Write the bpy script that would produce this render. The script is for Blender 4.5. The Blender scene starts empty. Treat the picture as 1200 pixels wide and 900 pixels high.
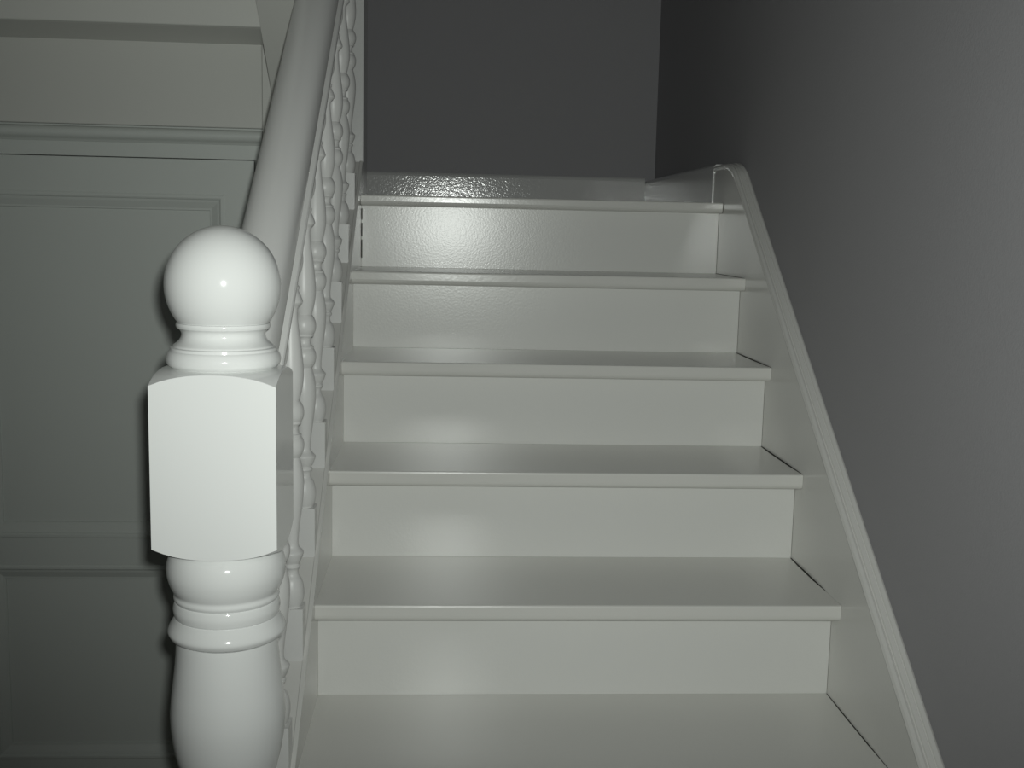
import bpy, bmesh, math
from mathutils import Matrix, Vector

C = bpy.context.scene.collection
SC = bpy.context.scene

# ------------------------------------------------------------------ camera
CAM = Vector((0.21371, -2.88095, -0.08098))
FW = Vector((0.06075781, 0.98887874, -0.1357473))
RT = Vector((0.99805529, -0.05828908, 0.02209122))
UP = Vector((-0.01393295, 0.13682553, 0.99049717))
FPX = 1312.39
cd = bpy.data.cameras.new('camera')
cd.sensor_width = 36.0
cd.lens = FPX / 1200 * 36.0
cd.clip_start = 0.02
cam = bpy.data.objects.new('camera', cd)
C.objects.link(cam)
cam.matrix_world = Matrix(((RT.x, UP.x, -FW.x, CAM.x), (RT.y, UP.y, -FW.y, CAM.y),
                           (RT.z, UP.z, -FW.z, CAM.z), (0, 0, 0, 1)))
SC.camera = cam

# ------------------------------------------------------------------ world, lights, exposure
wd = bpy.data.worlds.new('world')
SC.world = wd
wd.use_nodes = True
wd.node_tree.nodes['Background'].inputs[0].default_value = (0.95, 1.0, 0.97, 1)
wd.node_tree.nodes['Background'].inputs[1].default_value = 0.03

fl = bpy.data.lights.new('camera_flash', 'SPOT')       # the flash beside the lens
fl.energy = 65
fl.color = (0.955, 1.0, 0.95)
fl.shadow_soft_size = 0.012
fl.spot_size = math.radians(93)
fl.spot_blend = 1.0
flo = bpy.data.objects.new('camera_flash', fl)
C.objects.link(flo)
flo.location = CAM + RT * 0.018 + UP * 0.030
aim = FW + RT * (95 / FPX) + UP * (200 / FPX)
flo.rotation_euler = aim.to_track_quat('-Z', 'Y').to_euler()

vs = SC.view_settings
vs.view_transform = 'Standard'
vs.look = 'None'
vs.gamma = 1.0
vs.use_curve_mapping = False
vs.exposure = 0.0

# ------------------------------------------------------------------ dimensions (metres; landing level is z = 0)
H = 0.18; G = 0.24567; OV = 0.0453; TH = 0.0303; W = 0.9148
FLOOR = -8 * H
SL = H / G
WALLX = 0.948          # right wall
LEFTX = -1.14          # left wall
BACKY = 1.11           # back wall
def nose(y): return (y + OV) * SL     # the line through the nosings

# ------------------------------------------------------------------ materials
def mat(name, col, rough, bump=0.0, scale=100, spec=0.5, var=0.0, bdist=0.001, detail=2, coat=0.0, coat_rough=0.1, stretch=None):
    m = bpy.data.materials.new(name); m.use_nodes = True
    nt = m.node_tree; b = nt.nodes['Principled BSDF']
    b.inputs['Base Color'].default_value = (*col, 1)
    b.inputs['Roughness'].default_value = rough
    b.inputs['Specular IOR Level'].default_value = spec
    b.inputs['Coat Weight'].default_value = coat
    b.inputs['Coat Roughness'].default_value = coat_rough
    tc = nt.nodes.new('ShaderNodeTexCoord')
    vec = tc.outputs['Object']
    if stretch:
        mp = nt.nodes.new('ShaderNodeMapping'); mp.inputs['Scale'].default_value = stretch
        nt.links.new(vec, mp.inputs[0]); vec = mp.outputs[0]
    if bump:
        n = nt.nodes.new('ShaderNodeTexNoise'); n.inputs['Scale'].default_value = scale
        n.inputs['Detail'].default_value = detail
        bp = nt.nodes.new('ShaderNodeBump'); bp.inputs['Strength'].default_value = bump
        bp.inputs['Distance'].default_value = bdist
        nt.links.new(vec, n.inputs['Vector']); nt.links.new(n.outputs['Fac'], bp.inputs['Height'])
        nt.links.new(bp.outputs[0], b.inputs['Normal'])
        nt.links.new(bp.outputs[0], b.inputs['Coat Normal'])
    if var:
        n2 = nt.nodes.new('ShaderNodeTexNoise'); n2.inputs['Scale'].default_value = 3.5; n2.inputs['Detail'].default_value = 4
        mx = nt.nodes.new('ShaderNodeMix'); mx.data_type = 'RGBA'
        mx.inputs[6].default_value = (*[c * (1 - var) for c in col], 1)
        mx.inputs[7].default_value = (*[min(1, c * (1 + var)) for c in col], 1)
        nt.links.new(vec, n2.inputs['Vector']); nt.links.new(n2.outputs['Fac'], mx.inputs[0])
        nt.links.new(mx.outputs[2], b.inputs['Base Color'])
    return m

M_TURN = mat('white_lacquer_turned', (0.79, 0.80, 0.79), 0.10, 0.03, 40, 0.5)
M_BAL = mat('white_lacquer_baluster', (0.78, 0.78, 0.765), 0.38, 0.05, 60, 0.5)
M_RAIL = mat('white_lacquer_rail', (0.77, 0.77, 0.755), 0.26, 0.05, 60, 0.5, 0.01)
M_RISER = mat('white_paint_riser', (0.78, 0.78, 0.755), 0.24, 0.15, 200, 0.5, 0.012, 0.001)
M_TREAD = mat('white_paint_tread', (0.76, 0.755, 0.72), 0.20, 0.10, 150, 0.5, 0.02, 0.001)
M_STRING = mat('white_paint_stringer', (0.77, 0.765, 0.735), 0.20, 0.14, 150, 0.5, 0.015, 0.001)
M_SKIRT = mat('white_gloss_baseboard', (0.72, 0.72, 0.71), 0.11, 0.24, 170, 0.5, 0.02, 0.0014)
M_POST = mat('white_paint_post', (0.74, 0.745, 0.73), 0.25, 0.2, 150, 0.5)
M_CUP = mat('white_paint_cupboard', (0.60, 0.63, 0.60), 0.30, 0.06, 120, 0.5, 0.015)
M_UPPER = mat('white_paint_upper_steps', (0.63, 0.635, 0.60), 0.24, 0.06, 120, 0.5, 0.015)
M_WALL = mat('grey_wall_paint', (0.395, 0.388, 0.404), 0.85, 0.25, 260, 0.2, 0.025, 0.0015)
M_LWALL = mat('light_wall_paint', (0.55, 0.55, 0.55), 0.8, 0.2, 260, 0.3, 0.02)
M_FLOOR = mat('hall_floor', (0.22, 0.19, 0.16), 0.45, 0.15, 30, 0.4, 0.1)
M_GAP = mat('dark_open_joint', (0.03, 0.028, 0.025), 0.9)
M_BLOCK = mat('white_lacquer_block', (0.79, 0.79, 0.775), 0.24, 0.15, 200, 0.5)
M_CEIL = mat('ceiling_paint', (0.7, 0.7, 0.69), 0.85, 0.1, 200, 0.3)

# ------------------------------------------------------------------ helpers
def link(name, me, m, parent=None, smooth=False):
    o = bpy.data.objects.new(name, me); C.objects.link(o)
    if m: me.materials.clear(); me.materials.append(m)
    if parent: o.parent = parent
    if smooth:
        for p in me.polygons: p.use_smooth = True
    return o

def from_bm(name, bm, m, parent=None, bevel=0.0, seg=2, smooth=False):
    if bevel:
        bmesh.ops.bevel(bm, geom=[e for e in bm.edges if e.is_manifold and e.calc_face_angle(0) > 0.3],
                        offset=bevel, segments=seg, profile=0.6, affect='EDGES')
    bmesh.ops.recalc_face_normals(bm, faces=bm.faces)
    me = bpy.data.meshes.new(name); bm.to_mesh(me); bm.free()
    return link(name, me, m, parent, smooth)

def box(name, x0, x1, y0, y1, z0, z1, m, parent=None, bevel=0.0, seg=2):
    bm = bmesh.new()
    bmesh.ops.create_cube(bm, size=1)
    bmesh.ops.scale(bm, vec=(x1 - x0, y1 - y0, z1 - z0), verts=bm.verts)
    bmesh.ops.translate(bm, vec=((x0 + x1) / 2, (y0 + y1) / 2, (z0 + z1) / 2), verts=bm.verts)
    return from_bm(name, bm, m, parent, bevel, seg)

def prism(name, poly, fa, fb, m, parent=None, bevel=0.0, seg=2, smooth=False):
    """closed polygon `poly` taken to 3-D by fa (one end) and fb (other end)"""
    bm = bmesh.new()
    a = [bm.verts.new(fa(p)) for p in poly]; b = [bm.verts.new(fb(p)) for p in poly]
    bm.faces.new(a); bm.faces.new(b[::-1])
    n = len(poly)
    for i in range(n):
        j = (i + 1) % n
        bm.faces.new((a[i], b[i], b[j], a[j]))
    return from_bm(name, bm, m, parent, bevel, seg, smooth)

def smooth_by_angle(o, deg=35):
    me = o.data
    for p in me.polygons: p.use_smooth = True
    bm = bmesh.new(); bm.from_mesh(me)
    for e in bm.edges:
        if len(e.link_faces) == 2 and e.calc_face_angle(0) > math.radians(deg): e.smooth = False
    bm.to_mesh(me); bm.free()

def lathe(name, prof, m, parent=None, n=64, loc=(0, 0, 0), deg=38):
    """prof: (radius, z) from bottom to top"""
    bm = bmesh.new(); rings = []
    for r, z in prof:
        if r < 1e-6: rings.append([bm.verts.new((0, 0, z))])
        else: rings.append([bm.verts.new((r * math.cos(2 * math.pi * i / n), r * math.sin(2 * math.pi * i / n), z)) for i in range(n)])
    for a, b in zip(rings, rings[1:]):
        for i in range(n):
            j = (i + 1) % n
            if len(a) == 1 and len(b) == 1: continue
            if len(a) == 1: bm.faces.new((a[0], b[j], b[i]))
            elif len(b) == 1: bm.faces.new((a[i], a[j], b[0]))
            else: bm.faces.new((a[i], a[j], b[j], b[i]))
    if len(rings[0]) > 1: bm.faces.new(rings[0][::-1])
    if len(rings[-1]) > 1: bm.faces.new(rings[-1])
    o = from_bm(name, bm, m, parent)
    o.location = loc
    smooth_by_angle(o, deg)
    return o

def curve(pts, k=6):
    """Catmull-Rom through (r, z) points"""
    out = []
    P = [pts[0]] + list(pts) + [pts[-1]]
    for i in range(1, len(P) - 2):
        for s in range(k):
            t = s / k
            out.append(tuple(0.5 * (2 * P[i][c] + (P[i + 1][c] - P[i - 1][c]) * t
                       + (2 * P[i - 1][c] - 5 * P[i][c] + 4 * P[i + 1][c] - P[i + 2][c]) * t * t
                       + (3 * P[i][c] - P[i - 1][c] - 3 * P[i + 1][c] + P[i + 2][c]) * t ** 3) for c in (0, 1)))
    out.append(tuple(pts[-1]))
    return out

def thing(name, label, cat, loc=(0, 0, 0), group=None):
    o = bpy.data.objects.new(name, None); C.objects.link(o)
    o.empty_display_size = 0.1
    o.location = loc; o['label'] = label; o['category'] = cat
    if group: o['group'] = group
    return o

def struct(o):
    o['kind'] = 'structure'; return o

# ------------------------------------------------------------------ the room
struct(box('floor', LEFTX - 0.1, WALLX + 0.1, -5.0, BACKY + 0.1, FLOOR - 0.1, FLOOR, M_FLOOR))
struct(box('wall_right', WALLX, WALLX + 0.1, -5.0, BACKY + 0.1, FLOOR, 2.9, M_WALL))
struct(box('wall_back', LEFTX - 0.1, WALLX, BACKY, BACKY + 0.1, FLOOR, 2.9, M_WALL))
struct(box('wall_left', LEFTX - 0.1, LEFTX, -5.0, BACKY, FLOOR, 2.9, M_LWALL))
struct(box('ceiling', LEFTX - 0.1, WALLX + 0.1, -5.0, BACKY + 0.1, 2.9, 3.0, M_CEIL))

# landing with rounded nosing
def nosing_poly(y_front, y_back, ztop, t):
    r = min(0.011, t * 0.42)
    p = [(y_back, ztop), (y_front + 0.003, ztop), (y_front + 0.0008, ztop - 0.0012), (y_front, ztop - 0.004)]
    for i in range(5):
        a = math.pi / 2 * i / 4
        p.append((y_front + r * (1 - math.cos(a)), ztop - t + r * (1 - math.sin(a))))
    p.append((y_back, ztop - t))
    return p

land = struct(prism('floor_landing', nosing_poly(-OV, BACKY, 0.0, 0.0265),
                    lambda p: (0.001, p[0], p[1]), lambda p: (W - 0.002, p[0], p[1]), M_TREAD))
land_l = box('landing_board', -1.14, 0.001, 0.05, BACKY, -0.0265, 0.0, M_TREAD, land)
land_j = box('fascia', LEFTX, 0.0, 0.035, 0.05, -0.2, 0.0, M_UPPER, land)

def skirt_profile(hh, t=0.018):
    return [(0, 0), (t, 0), (t, hh - 0.012), (t - 0.003, hh - 0.005), (t - 0.008, hh), (0, hh)]

bb = struct(prism('baseboard_back', skirt_profile(0.112), lambda p: (LEFTX + 0.02, BACKY - p[0], p[1]),
                  lambda p: (WALLX - 0.0363, BACKY - p[0], p[1]), M_SKIRT))
br = struct(prism('baseboard_right', skirt_profile(0.103, 0.0362), lambda p: (WALLX - p[0], BACKY - 0.0005, p[1]),
                  lambda p: (WALLX - p[0], 0.075, p[1]), M_SKIRT))

# ------------------------------------------------------------------ lower staircase
st = thing('staircase', 'white painted wooden stair flight with closed stringers rising to the landing', 'staircase', (0, 0, FLOOR))
def child(o, p):
    o.parent = p; o.matrix_parent_inverse = Matrix.Translation(-Vector(p.location)); return o

NX0, NX1 = -0.0955, 0.0371      # newel block faces
NY0, NY1 = -1.700, -1.568
for k in range(1, 8):
    z = -k * H; yf = -k * G - OV; yb = -(k - 1) * G + 0.012
    gap = 0.0004
    gf = 0.0004
    yr = -(k - 1) * G
    def right(p, yf=yf, yr=yr, gap=gap, gf=gf):      # the joint at the right stringer opens towards the riser
        t = max(0, min(1, (p[0] - yf) / (yr - yf)))
        return (W - (gf + (gap - gf) * t), p[0], p[1])
    xl = NX1 + 0.001 if k == 7 else 0.0
    poly = nosing_poly(yf, yb, z, TH)
    o = prism('tread', poly, (lambda p, xl=xl: (xl, p[0], p[1])), right, M_TREAD)
    child(o, st)
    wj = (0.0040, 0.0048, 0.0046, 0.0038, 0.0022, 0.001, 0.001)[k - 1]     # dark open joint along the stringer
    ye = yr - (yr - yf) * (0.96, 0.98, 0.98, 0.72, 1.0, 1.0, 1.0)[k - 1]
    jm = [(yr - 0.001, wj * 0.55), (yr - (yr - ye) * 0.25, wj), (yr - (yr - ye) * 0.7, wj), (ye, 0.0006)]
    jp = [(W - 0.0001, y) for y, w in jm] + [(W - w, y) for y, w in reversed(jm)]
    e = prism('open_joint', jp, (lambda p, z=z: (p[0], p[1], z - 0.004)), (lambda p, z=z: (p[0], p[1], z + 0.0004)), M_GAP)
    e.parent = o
    if k == 7:
        e = box('return_piece', 0.0, NX1 + 0.001, NY1 + 0.001, yb, z - TH, z, M_TREAD); e.parent = o
for k in range(1, 9):
    y = -(k - 1) * G
    zb = -k * H if k < 8 else FLOOR
    zt = -(k - 1) * H - (TH if k > 1 else 0.0265)
    x0 = 0.0 if k < 8 else NX1 + 0.001
    o = box('riser', x0, W - 0.0006, y, y + 0.016, zb, zt, M_RISER, None, 0.0005, 1); child(o, st)
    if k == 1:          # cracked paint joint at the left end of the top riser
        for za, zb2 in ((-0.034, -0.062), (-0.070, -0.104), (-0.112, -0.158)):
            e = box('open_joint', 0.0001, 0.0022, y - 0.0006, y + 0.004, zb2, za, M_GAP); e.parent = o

# right stringer: board with moulded cap, sloping top eased into the level baseboard
yA = -2.02; hR = 0.142
def r_top(y): return nose(y) + hR
LT = 0.097
yl = (LT - hR) / SL - OV
prof_top = []
ys = [yA + 0.12 + i * (yl - 0.05 - yA - 0.12) / 12 for i in range(13)]
top_line = [(y, r_top(y)) for y in ys]
y0, z0 = ys[-1], r_top(ys[-1])
for i in range(1, 9):       # easing curve
    t = i / 8
    p0 = (y0, z0); p1 = (yl, LT); p2 = (yl + 0.075, LT)
    top_line.append(tuple((1 - t) ** 2 * p0[c] + 2 * t * (1 - t) * p1[c] + t * t * p2[c] for c in (0, 1)))
top_line.append((0.073, LT))
poly = [(yA + 0.12, FLOOR), (0.073, -0.34), (0.073, top_line[-1][1] - 0.012)]
poly = [(-1.90, FLOOR), (-1.55, FLOOR), (0.073, -0.30)] + [(y, z - 0.010) for y, z in reversed(top_line)]
o = prism('stringer', poly, lambda p: (W, p[0], p[1]), lambda p: (WALLX - 0.0005, p[0], p[1]), M_STRING)
child(o, st); strR = o
# moulded cap: cross-section swept along the top line
capsec = [(W - 0.0025, -0.012), (W - 0.0035, -0.006), (W - 0.001, -0.001), (W + 0.0045, 0.0015), (W + 0.0075, 0.000), (W + 0.0085, -0.0022),
          (W + 0.0105, -0.0022), (W + 0.0115, 0.0012), (W + 0.0185, 0.0022), (W + 0.0195, 0.0002), (W + 0.0215, 0.0002), (W + 0.0225, 0.003),
          (W + 0.029, 0.004), (WALLX - 0.0005, 0.001), (WALLX - 0.0005, -0.012)]
bm = bmesh.new(); rings = []
for y, z in top_line: rings.append([bm.verts.new((x, y, z + dz)) for x, dz in capsec])
for a, b in zip(rings, rings[1:]):
    for i in range(len(capsec)):
        j = (i + 1) % len(capsec); bm.faces.new((a[i], a[j], b[j], b[i]))
bm.faces.new(rings[0]); bm.faces.new(rings[-1][::-1])
cap = from_bm('cap_moulding', bm, M_STRING); smooth_by_angle(cap, 25)
cap.parent = strR

# left stringer
hL = 0.030; SX0 = -0.052
ytop = (0.083 - hL) / SL - OV
poly = [(NY1 + 0.0005, nose(NY1) + hL), (ytop, 0.083), (0.049, 0.083), (0.049, -0.30), (NY1 + 0.0005, nose(NY1) - 0.27)]
o = prism('stringer', poly, lambda p: (SX0, p[0], p[1]), lambda p: (0.0, p[0], p[1]), M_STRING, None, 0.002, 2); child(o, st); strL = o
bead = [(-0.0075, -0.002), (-0.0075, 0.0012), (-0.006, 0.0026), (-0.0015, 0.0026), (0.0005, 0.0012), (0.0005, -0.002)]
o = prism('edge_bead', bead, lambda p: (p[0], NY1 + 0.001, nose(NY1) + hL + p[1]), lambda p: (p[0], ytop, 0.083 + p[1]), M_STRING)
o.parent = strL
o = prism('spandrel_panel', [(NY1 + 0.001, FLOOR), (NY1 + 0.001, nose(NY1) - 0.271), (-0.42, nose(-0.42) - 0.2715), (-0.42, FLOOR)],
          lambda p: (SX0 + 0.008, p[0], p[1]), lambda p: (SX0 + 0.024, p[0], p[1]), M_STRING); child(o, st)

# ------------------------------------------------------------------ newel post at the foot of the stairs
NCX, NCY = (NX0 + NX1) / 2, (NY0 + NY1) / 2
nw = thing('newel_post', 'thick turned white newel post with ball finial at the foot of the stairs', 'newel post', (NCX, NCY, FLOOR))
def nz(z): return z - FLOOR
hw = (NX1 - NX0) / 2
def square_block(name, zt_in, zt_edge, zt_cor, zb_cor, zb_edge, zb_in, r_in, m, parent, nseg=16):
    """square post section whose ends are turned: the arcs on each face are cut by a surface of revolution"""
    bm = bmesh.new(); cols = []
    rc = hw * math.sqrt(2)
    def zcut(r, ze, zc):
        t = max(0, (r - hw) / (rc - hw)); return ze + (zc - ze) * (0.55 * t + 0.45 * t * t)
    for q in range(4):
        for i in range(nseg):
            th = -math.pi / 4 + q * math.pi / 2 + math.pi / 2 * i / nseg
            r = hw / max(abs(math.cos(th)), abs(math.sin(th)))
            c, s = math.cos(th), math.sin(th)
            line = [(r_in, zb_in), (r_in + (hw - r_in) * 0.98, zb_edge + (zb_in - zb_edge) * 0.05)]
            line += [(hw + (r - hw) * 0.5, zcut(hw + (r - hw) * 0.5, zb_edge, zb_cor)), (r, zcut(r, zb_edge, zb_cor))]
            line += [(r, zcut(r, zt_edge, zt_cor)), (hw + (r - hw) * 0.5, zcut(hw + (r - hw) * 0.5, zt_edge, zt_cor))]
            line += [(r_in + (hw - r_in) * 0.98, zt_edge + (zt_in - zt_edge) * 0.05), (r_in, zt_in)]
            cols.append([bm.verts.new((c * a, s * a, b)) for a, b in line])
    n = len(cols)
    for i in range(n):
        j = (i + 1) % n
        for k in range(len(cols[0]) - 1):
            vv = [cols[i][k], cols[j][k], cols[j][k + 1], cols[i][k + 1]]
            if len({tuple(round(x, 7) for x in v.co) for v in vv}) >= 3:
                bm.faces.new(vv)
    bm.faces.new([c[0] for c in cols][::-1]); bm.faces.new([c[-1] for c in cols])
    bmesh.ops.remove_doubles(bm, verts=bm.verts, dist=1e-6)
    o = from_bm(name, bm, m, parent); smooth_by_angle(o, 20); return o

square_block('post_block', nz(-0.2365), nz(-0.2385), nz(-0.2505), nz(-0.427), nz(-0.4395), nz(-0.4415), 0.05, M_TURN, nw)
# finial: ball on a turned neck
br_ = 0.0624; bz = -0.1465; vt = -0.0822 - bz; vb = 0.0665      # slightly taller than wide
ball = []
a0 = -math.asin((bz + 0.1882) / vb)
for i in range(33):
    a = a0 + (math.pi / 2 - a0) * i / 32
    ball.append((max(0, br_ * math.cos(a)), nz(bz + (vt if a > 0 else vb) * math.sin(a))))
ball[-1] = (0, ball[-1][1])
lathe('ball_finial', [(0.03, nz(-0.1882))] + ball, M_TURN, nw, 96)
neck = [(0.0475, nz(-0.2400)), (0.0475, nz(-0.2372))] + curve([(0.0545, nz(-0.2376)), (0.0602, nz(-0.2335)), (0.0618, nz(-0.2270)), (0.0600, nz(-0.2205)), (0.0575, nz(-0.2178))], 5) + \
    [(0.0572, nz(-0.2150))] + [(0.0545, nz(-0.2140))] + curve([(0.0540, nz(-0.2125)), (0.0480, nz(-0.2075)), (0.0450, nz(-0.2015)), (0.0462, nz(-0.1965)), (0.0500, nz(-0.1935))], 5) + \
    curve([(0.0500, nz(-0.1932)), (0.0508, nz(-0.1908)), (0.0502, nz(-0.1883))], 4) + [(0.0445, nz(-0.1884))]
lathe('finial_neck', neck, M_TURN, nw, 96)
# rings below the block
ring = [(0.050, nz(-0.5465))] + [(0.0565, nz(-0.5460))] + curve([(0.0630, nz(-0.5425)), (0.0655, nz(-0.5370)), (0.0640, nz(-0.5310)), (0.0600, nz(-0.5240)), (0.0580, nz(-0.5210))], 5) + \
    [(0.0568, nz(-0.5200))] + curve([(0.0580, nz(-0.5185)), (0.0594, nz(-0.5110)), (0.0580, nz(-0.5035)), (0.0565, nz(-0.5015))], 5) + \
    curve([(0.0572, nz(-0.5008)), (0.0586, nz(-0.4975)), (0.0578, nz(-0.4935))], 4) + \
    curve([(0.0580, nz(-0.4915)), (0.0625, nz(-0.4820)), (0.0655, nz(-0.4700)), (0.0652, nz(-0.4580)), (0.0620, nz(-0.4480)), (0.0560, nz(-0.4420))], 6) + [(0.03, nz(-0.4415))]
lathe('turned_rings', ring, M_TURN, nw, 96)
vase = [(0.030, nz(-0.905))] + curve([(0.050, nz(-0.905)), (0.042, nz(-0.880)), (0.0375, nz(-0.835)), (0.0400, nz(-0.785)), (0.0465, nz(-0.740)), (0.0545, nz(-0.706)), (0.0612, nz(-0.676)),
        (0.0645, nz(-0.645)), (0.0636, nz(-0.620)), (0.0606, nz(-0.595)), (0.0577, nz(-0.568)), (0.0566, nz(-0.5465))], 6) + [(0.03, nz(-0.546))]
lathe('vase_shaft', vase, M_TURN, nw, 96)
base = [(0.03, nz(-0.975))] + curve([(0.058, nz(-0.9745)), (0.0655, nz(-0.962)), (0.064, nz(-0.950)), (0.057, nz(-0.942))], 5) + \
    curve([(0.050, nz(-0.940)), (0.047, nz(-0.931)), (0.050, nz(-0.922))], 4) + curve([(0.055, nz(-0.9215)), (0.058, nz(-0.914)), (0.054, nz(-0.906))], 4) + [(0.03, nz(-0.905))]
lathe('base_rings', base, M_TURN, nw, 64)
square_block('base_block', nz(-0.975), nz(-0.977), nz(-0.989), 0.002, 0.0005, 0.0, 0.05, M_TURN, nw)

# ------------------------------------------------------------------ newel post at the landing
PX0, PX1, PY0, PY1 = -0.092, 0.0, 0.0502, 0.196
np_ = thing('newel_post', 'plain square white newel post standing on the landing beside the banister top', 'newel post', ((PX0 + PX1) / 2, (PY0 + PY1) / 2, 0))
def rel(o, t):
    o.parent = t; o.matrix_parent_inverse = Matrix.Translation(-Vector(t.location)); return o
rel(box('post_shaft', PX0, PX1, PY0, PY1, 0.0, 1.12, M_POST, None, 0.002), np_)
rel(box('post_cap', PX0 - 0.012, PX1 + 0.012, PY0 - 0.012, PY1 + 0.012, 1.12, 1.145, M_POST, None, 0.004), np_)

# ------------------------------------------------------------------ banister: handrail and turned balusters
bn = thing('banister', 'white banister with rounded handrail and turned balusters along the open stair side', 'banister', (-0.026, NCY, FLOOR))
RX = -0.026; hb = 0.783
half = [(0.0, hb), (0.020, hb), (0.022, hb + 0.001), (0.0375, hb + 0.001), (0.0393, hb + 0.003), (0.0393, hb + 0.012), (0.0377, hb + 0.0145),
        (0.031, hb + 0.0155), (0.0285, hb + 0.020), (0.0285, hb + 0.028), (0.0305, hb + 0.036), (0.0350, hb + 0.043), (0.0372, hb + 0.052), (0.0374, hb + 0.062),
        (0.0362, hb + 0.074), (0.0335, hb + 0.084), (0.0285, hb + 0.092), (0.0210, hb + 0.0985), (0.0115, hb + 0.1025), (0.0, hb + 0.104)]
poly = [(RX + x, z) for x, z in half] + [(RX - x, z) for x, z in reversed(half[1:-1])]
rail = prism('handrail', poly, lambda p: (p[0], NY1 + 0.0005, nose(NY1) + p[1]), lambda p: (p[0], PY0 - 0.0005, nose(PY0) + p[1]), M_RAIL)
smooth_by_angle(rail, 30); rel(rail, bn)

up_half = curve([(0.0112, 0.000), (0.0116, 0.004), (0.0138, 0.0075)], 4) + [(0.0160, 0.0082), (0.0168, 0.0100), (0.0160, 0.0122)] + \
    curve([(0.0165, 0.0126), (0.0198, 0.0190), (0.0208, 0.0270), (0.0192, 0.0360), (0.0150, 0.0435), (0.0132, 0.0455)], 5) + \
    curve([(0.0140, 0.0475), (0.0172, 0.0600), (0.0198, 0.0760), (0.0203, 0.0920), (0.0186, 0.1150), (0.0155, 0.1400), (0.0126, 0.1620), (0.0110, 0.1820), (0.0116, 0.1900)], 5) + \
    curve([(0.0140, 0.1935), (0.0185, 0.1985), (0.0192, 0.2020), (0.0160, 0.2110), (0.0128, 0.2170)], 4) + [(0.0120, 0.2190), (0.0138, 0.2205), (0.0140, 0.2240), (0.0120, 0.2260)] + \
    curve([(0.0105, 0.2300), (0.0112, 0.2370), (0.0160, 0.2450), (0.0195, 0.2580), (0.0200, 0.2700), (0.0180, 0.2820), (0.0150, 0.2890)], 5) + [(0.0148, 0.2930)]
prof = [(r, -z) for r, z in reversed(up_half)] + up_half[1:]
bal0 = None
for i in range(9):
    yc = -1.457 + 0.1671 * i
    zc = nose(yc) + hL + 0.361
    if bal0 is None:
        bal0 = lathe('baluster', prof, M_BAL, None, 28, (0, 0, 0), 40)
        b = 0.0198
        sq = [(-b, -b), (b, -b), (b, b), (-b, b)]
        blk = prism('base_block', sq, lambda p: (p[0], p[1], -0.361 + p[1] * SL), lambda p: (p[0], p[1], -0.2895), M_BLOCK, bal0, 0.0014, 2)
        top = prism('top_block', sq, lambda p: (p[0], p[1], 0.2895), lambda p: (p[0], p[1], hb - hL - 0.361 + p[1] * SL), M_BAL, bal0, 0.0014, 2)
        o = bal0; kids = [blk, top]
    else:
        o = bal0.copy(); C.objects.link(o)
        for kq in kids:
            c2 = kq.copy(); C.objects.link(c2); c2.parent = o
    o.location = (RX, yc, zc)
    rel(o, bn)

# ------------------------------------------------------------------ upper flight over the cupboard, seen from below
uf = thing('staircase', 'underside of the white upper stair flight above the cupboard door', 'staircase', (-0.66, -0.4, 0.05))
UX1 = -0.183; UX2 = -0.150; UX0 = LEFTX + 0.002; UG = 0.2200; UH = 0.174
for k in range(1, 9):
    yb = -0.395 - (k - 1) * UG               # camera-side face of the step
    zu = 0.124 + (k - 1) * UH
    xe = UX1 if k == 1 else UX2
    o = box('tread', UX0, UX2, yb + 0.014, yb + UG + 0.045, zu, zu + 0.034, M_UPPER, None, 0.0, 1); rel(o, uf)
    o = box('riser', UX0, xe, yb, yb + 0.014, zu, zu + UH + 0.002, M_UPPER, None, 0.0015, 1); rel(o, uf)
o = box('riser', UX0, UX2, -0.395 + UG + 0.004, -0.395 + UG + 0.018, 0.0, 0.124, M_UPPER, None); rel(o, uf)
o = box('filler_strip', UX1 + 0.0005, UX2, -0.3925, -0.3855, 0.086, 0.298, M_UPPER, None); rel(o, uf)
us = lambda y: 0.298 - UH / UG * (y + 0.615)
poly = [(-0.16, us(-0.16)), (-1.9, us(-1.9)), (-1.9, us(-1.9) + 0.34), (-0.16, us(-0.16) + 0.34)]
o = prism('stringer', poly, lambda p: (UX2, p[0], p[1]), lambda p: (-0.070, p[0], p[1]), M_UPPER, None, 0.002, 1); rel(o, uf)

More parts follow.
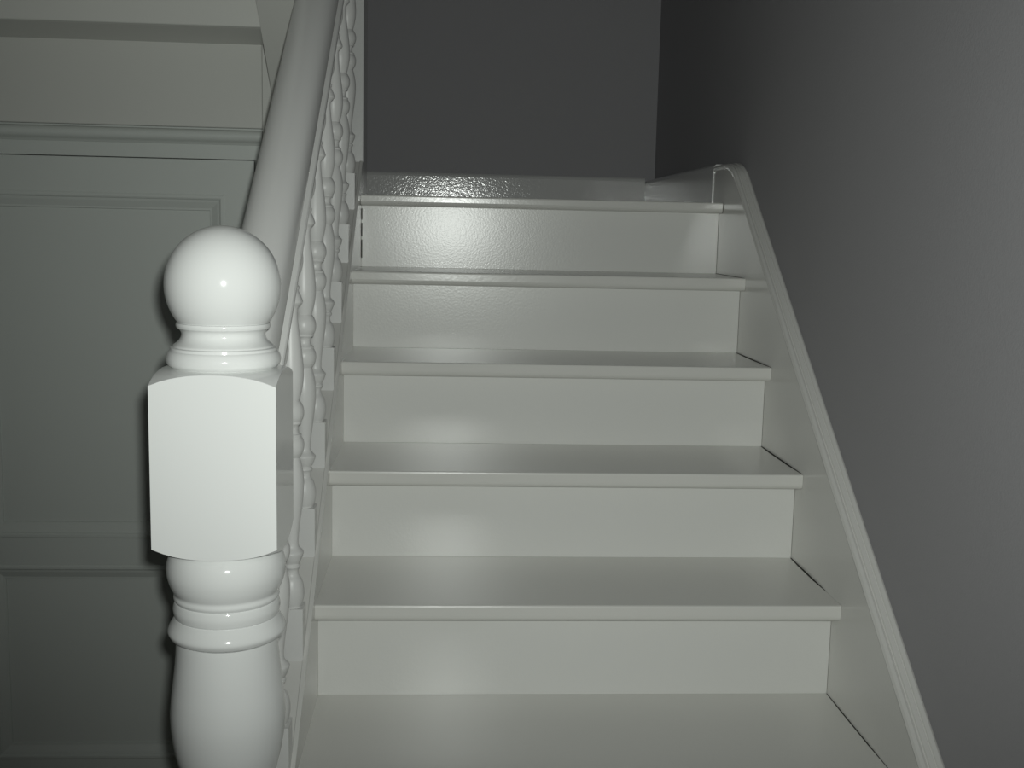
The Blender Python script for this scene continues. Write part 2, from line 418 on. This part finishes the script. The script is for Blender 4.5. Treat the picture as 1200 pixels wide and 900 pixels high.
# ------------------------------------------------------------------ cupboard front under the upper flight
CY = -0.385          # face of the joinery
DX0, DX1, DZ0, DZ1 = -0.863, -0.203, FLOOR + 0.02, 0.055
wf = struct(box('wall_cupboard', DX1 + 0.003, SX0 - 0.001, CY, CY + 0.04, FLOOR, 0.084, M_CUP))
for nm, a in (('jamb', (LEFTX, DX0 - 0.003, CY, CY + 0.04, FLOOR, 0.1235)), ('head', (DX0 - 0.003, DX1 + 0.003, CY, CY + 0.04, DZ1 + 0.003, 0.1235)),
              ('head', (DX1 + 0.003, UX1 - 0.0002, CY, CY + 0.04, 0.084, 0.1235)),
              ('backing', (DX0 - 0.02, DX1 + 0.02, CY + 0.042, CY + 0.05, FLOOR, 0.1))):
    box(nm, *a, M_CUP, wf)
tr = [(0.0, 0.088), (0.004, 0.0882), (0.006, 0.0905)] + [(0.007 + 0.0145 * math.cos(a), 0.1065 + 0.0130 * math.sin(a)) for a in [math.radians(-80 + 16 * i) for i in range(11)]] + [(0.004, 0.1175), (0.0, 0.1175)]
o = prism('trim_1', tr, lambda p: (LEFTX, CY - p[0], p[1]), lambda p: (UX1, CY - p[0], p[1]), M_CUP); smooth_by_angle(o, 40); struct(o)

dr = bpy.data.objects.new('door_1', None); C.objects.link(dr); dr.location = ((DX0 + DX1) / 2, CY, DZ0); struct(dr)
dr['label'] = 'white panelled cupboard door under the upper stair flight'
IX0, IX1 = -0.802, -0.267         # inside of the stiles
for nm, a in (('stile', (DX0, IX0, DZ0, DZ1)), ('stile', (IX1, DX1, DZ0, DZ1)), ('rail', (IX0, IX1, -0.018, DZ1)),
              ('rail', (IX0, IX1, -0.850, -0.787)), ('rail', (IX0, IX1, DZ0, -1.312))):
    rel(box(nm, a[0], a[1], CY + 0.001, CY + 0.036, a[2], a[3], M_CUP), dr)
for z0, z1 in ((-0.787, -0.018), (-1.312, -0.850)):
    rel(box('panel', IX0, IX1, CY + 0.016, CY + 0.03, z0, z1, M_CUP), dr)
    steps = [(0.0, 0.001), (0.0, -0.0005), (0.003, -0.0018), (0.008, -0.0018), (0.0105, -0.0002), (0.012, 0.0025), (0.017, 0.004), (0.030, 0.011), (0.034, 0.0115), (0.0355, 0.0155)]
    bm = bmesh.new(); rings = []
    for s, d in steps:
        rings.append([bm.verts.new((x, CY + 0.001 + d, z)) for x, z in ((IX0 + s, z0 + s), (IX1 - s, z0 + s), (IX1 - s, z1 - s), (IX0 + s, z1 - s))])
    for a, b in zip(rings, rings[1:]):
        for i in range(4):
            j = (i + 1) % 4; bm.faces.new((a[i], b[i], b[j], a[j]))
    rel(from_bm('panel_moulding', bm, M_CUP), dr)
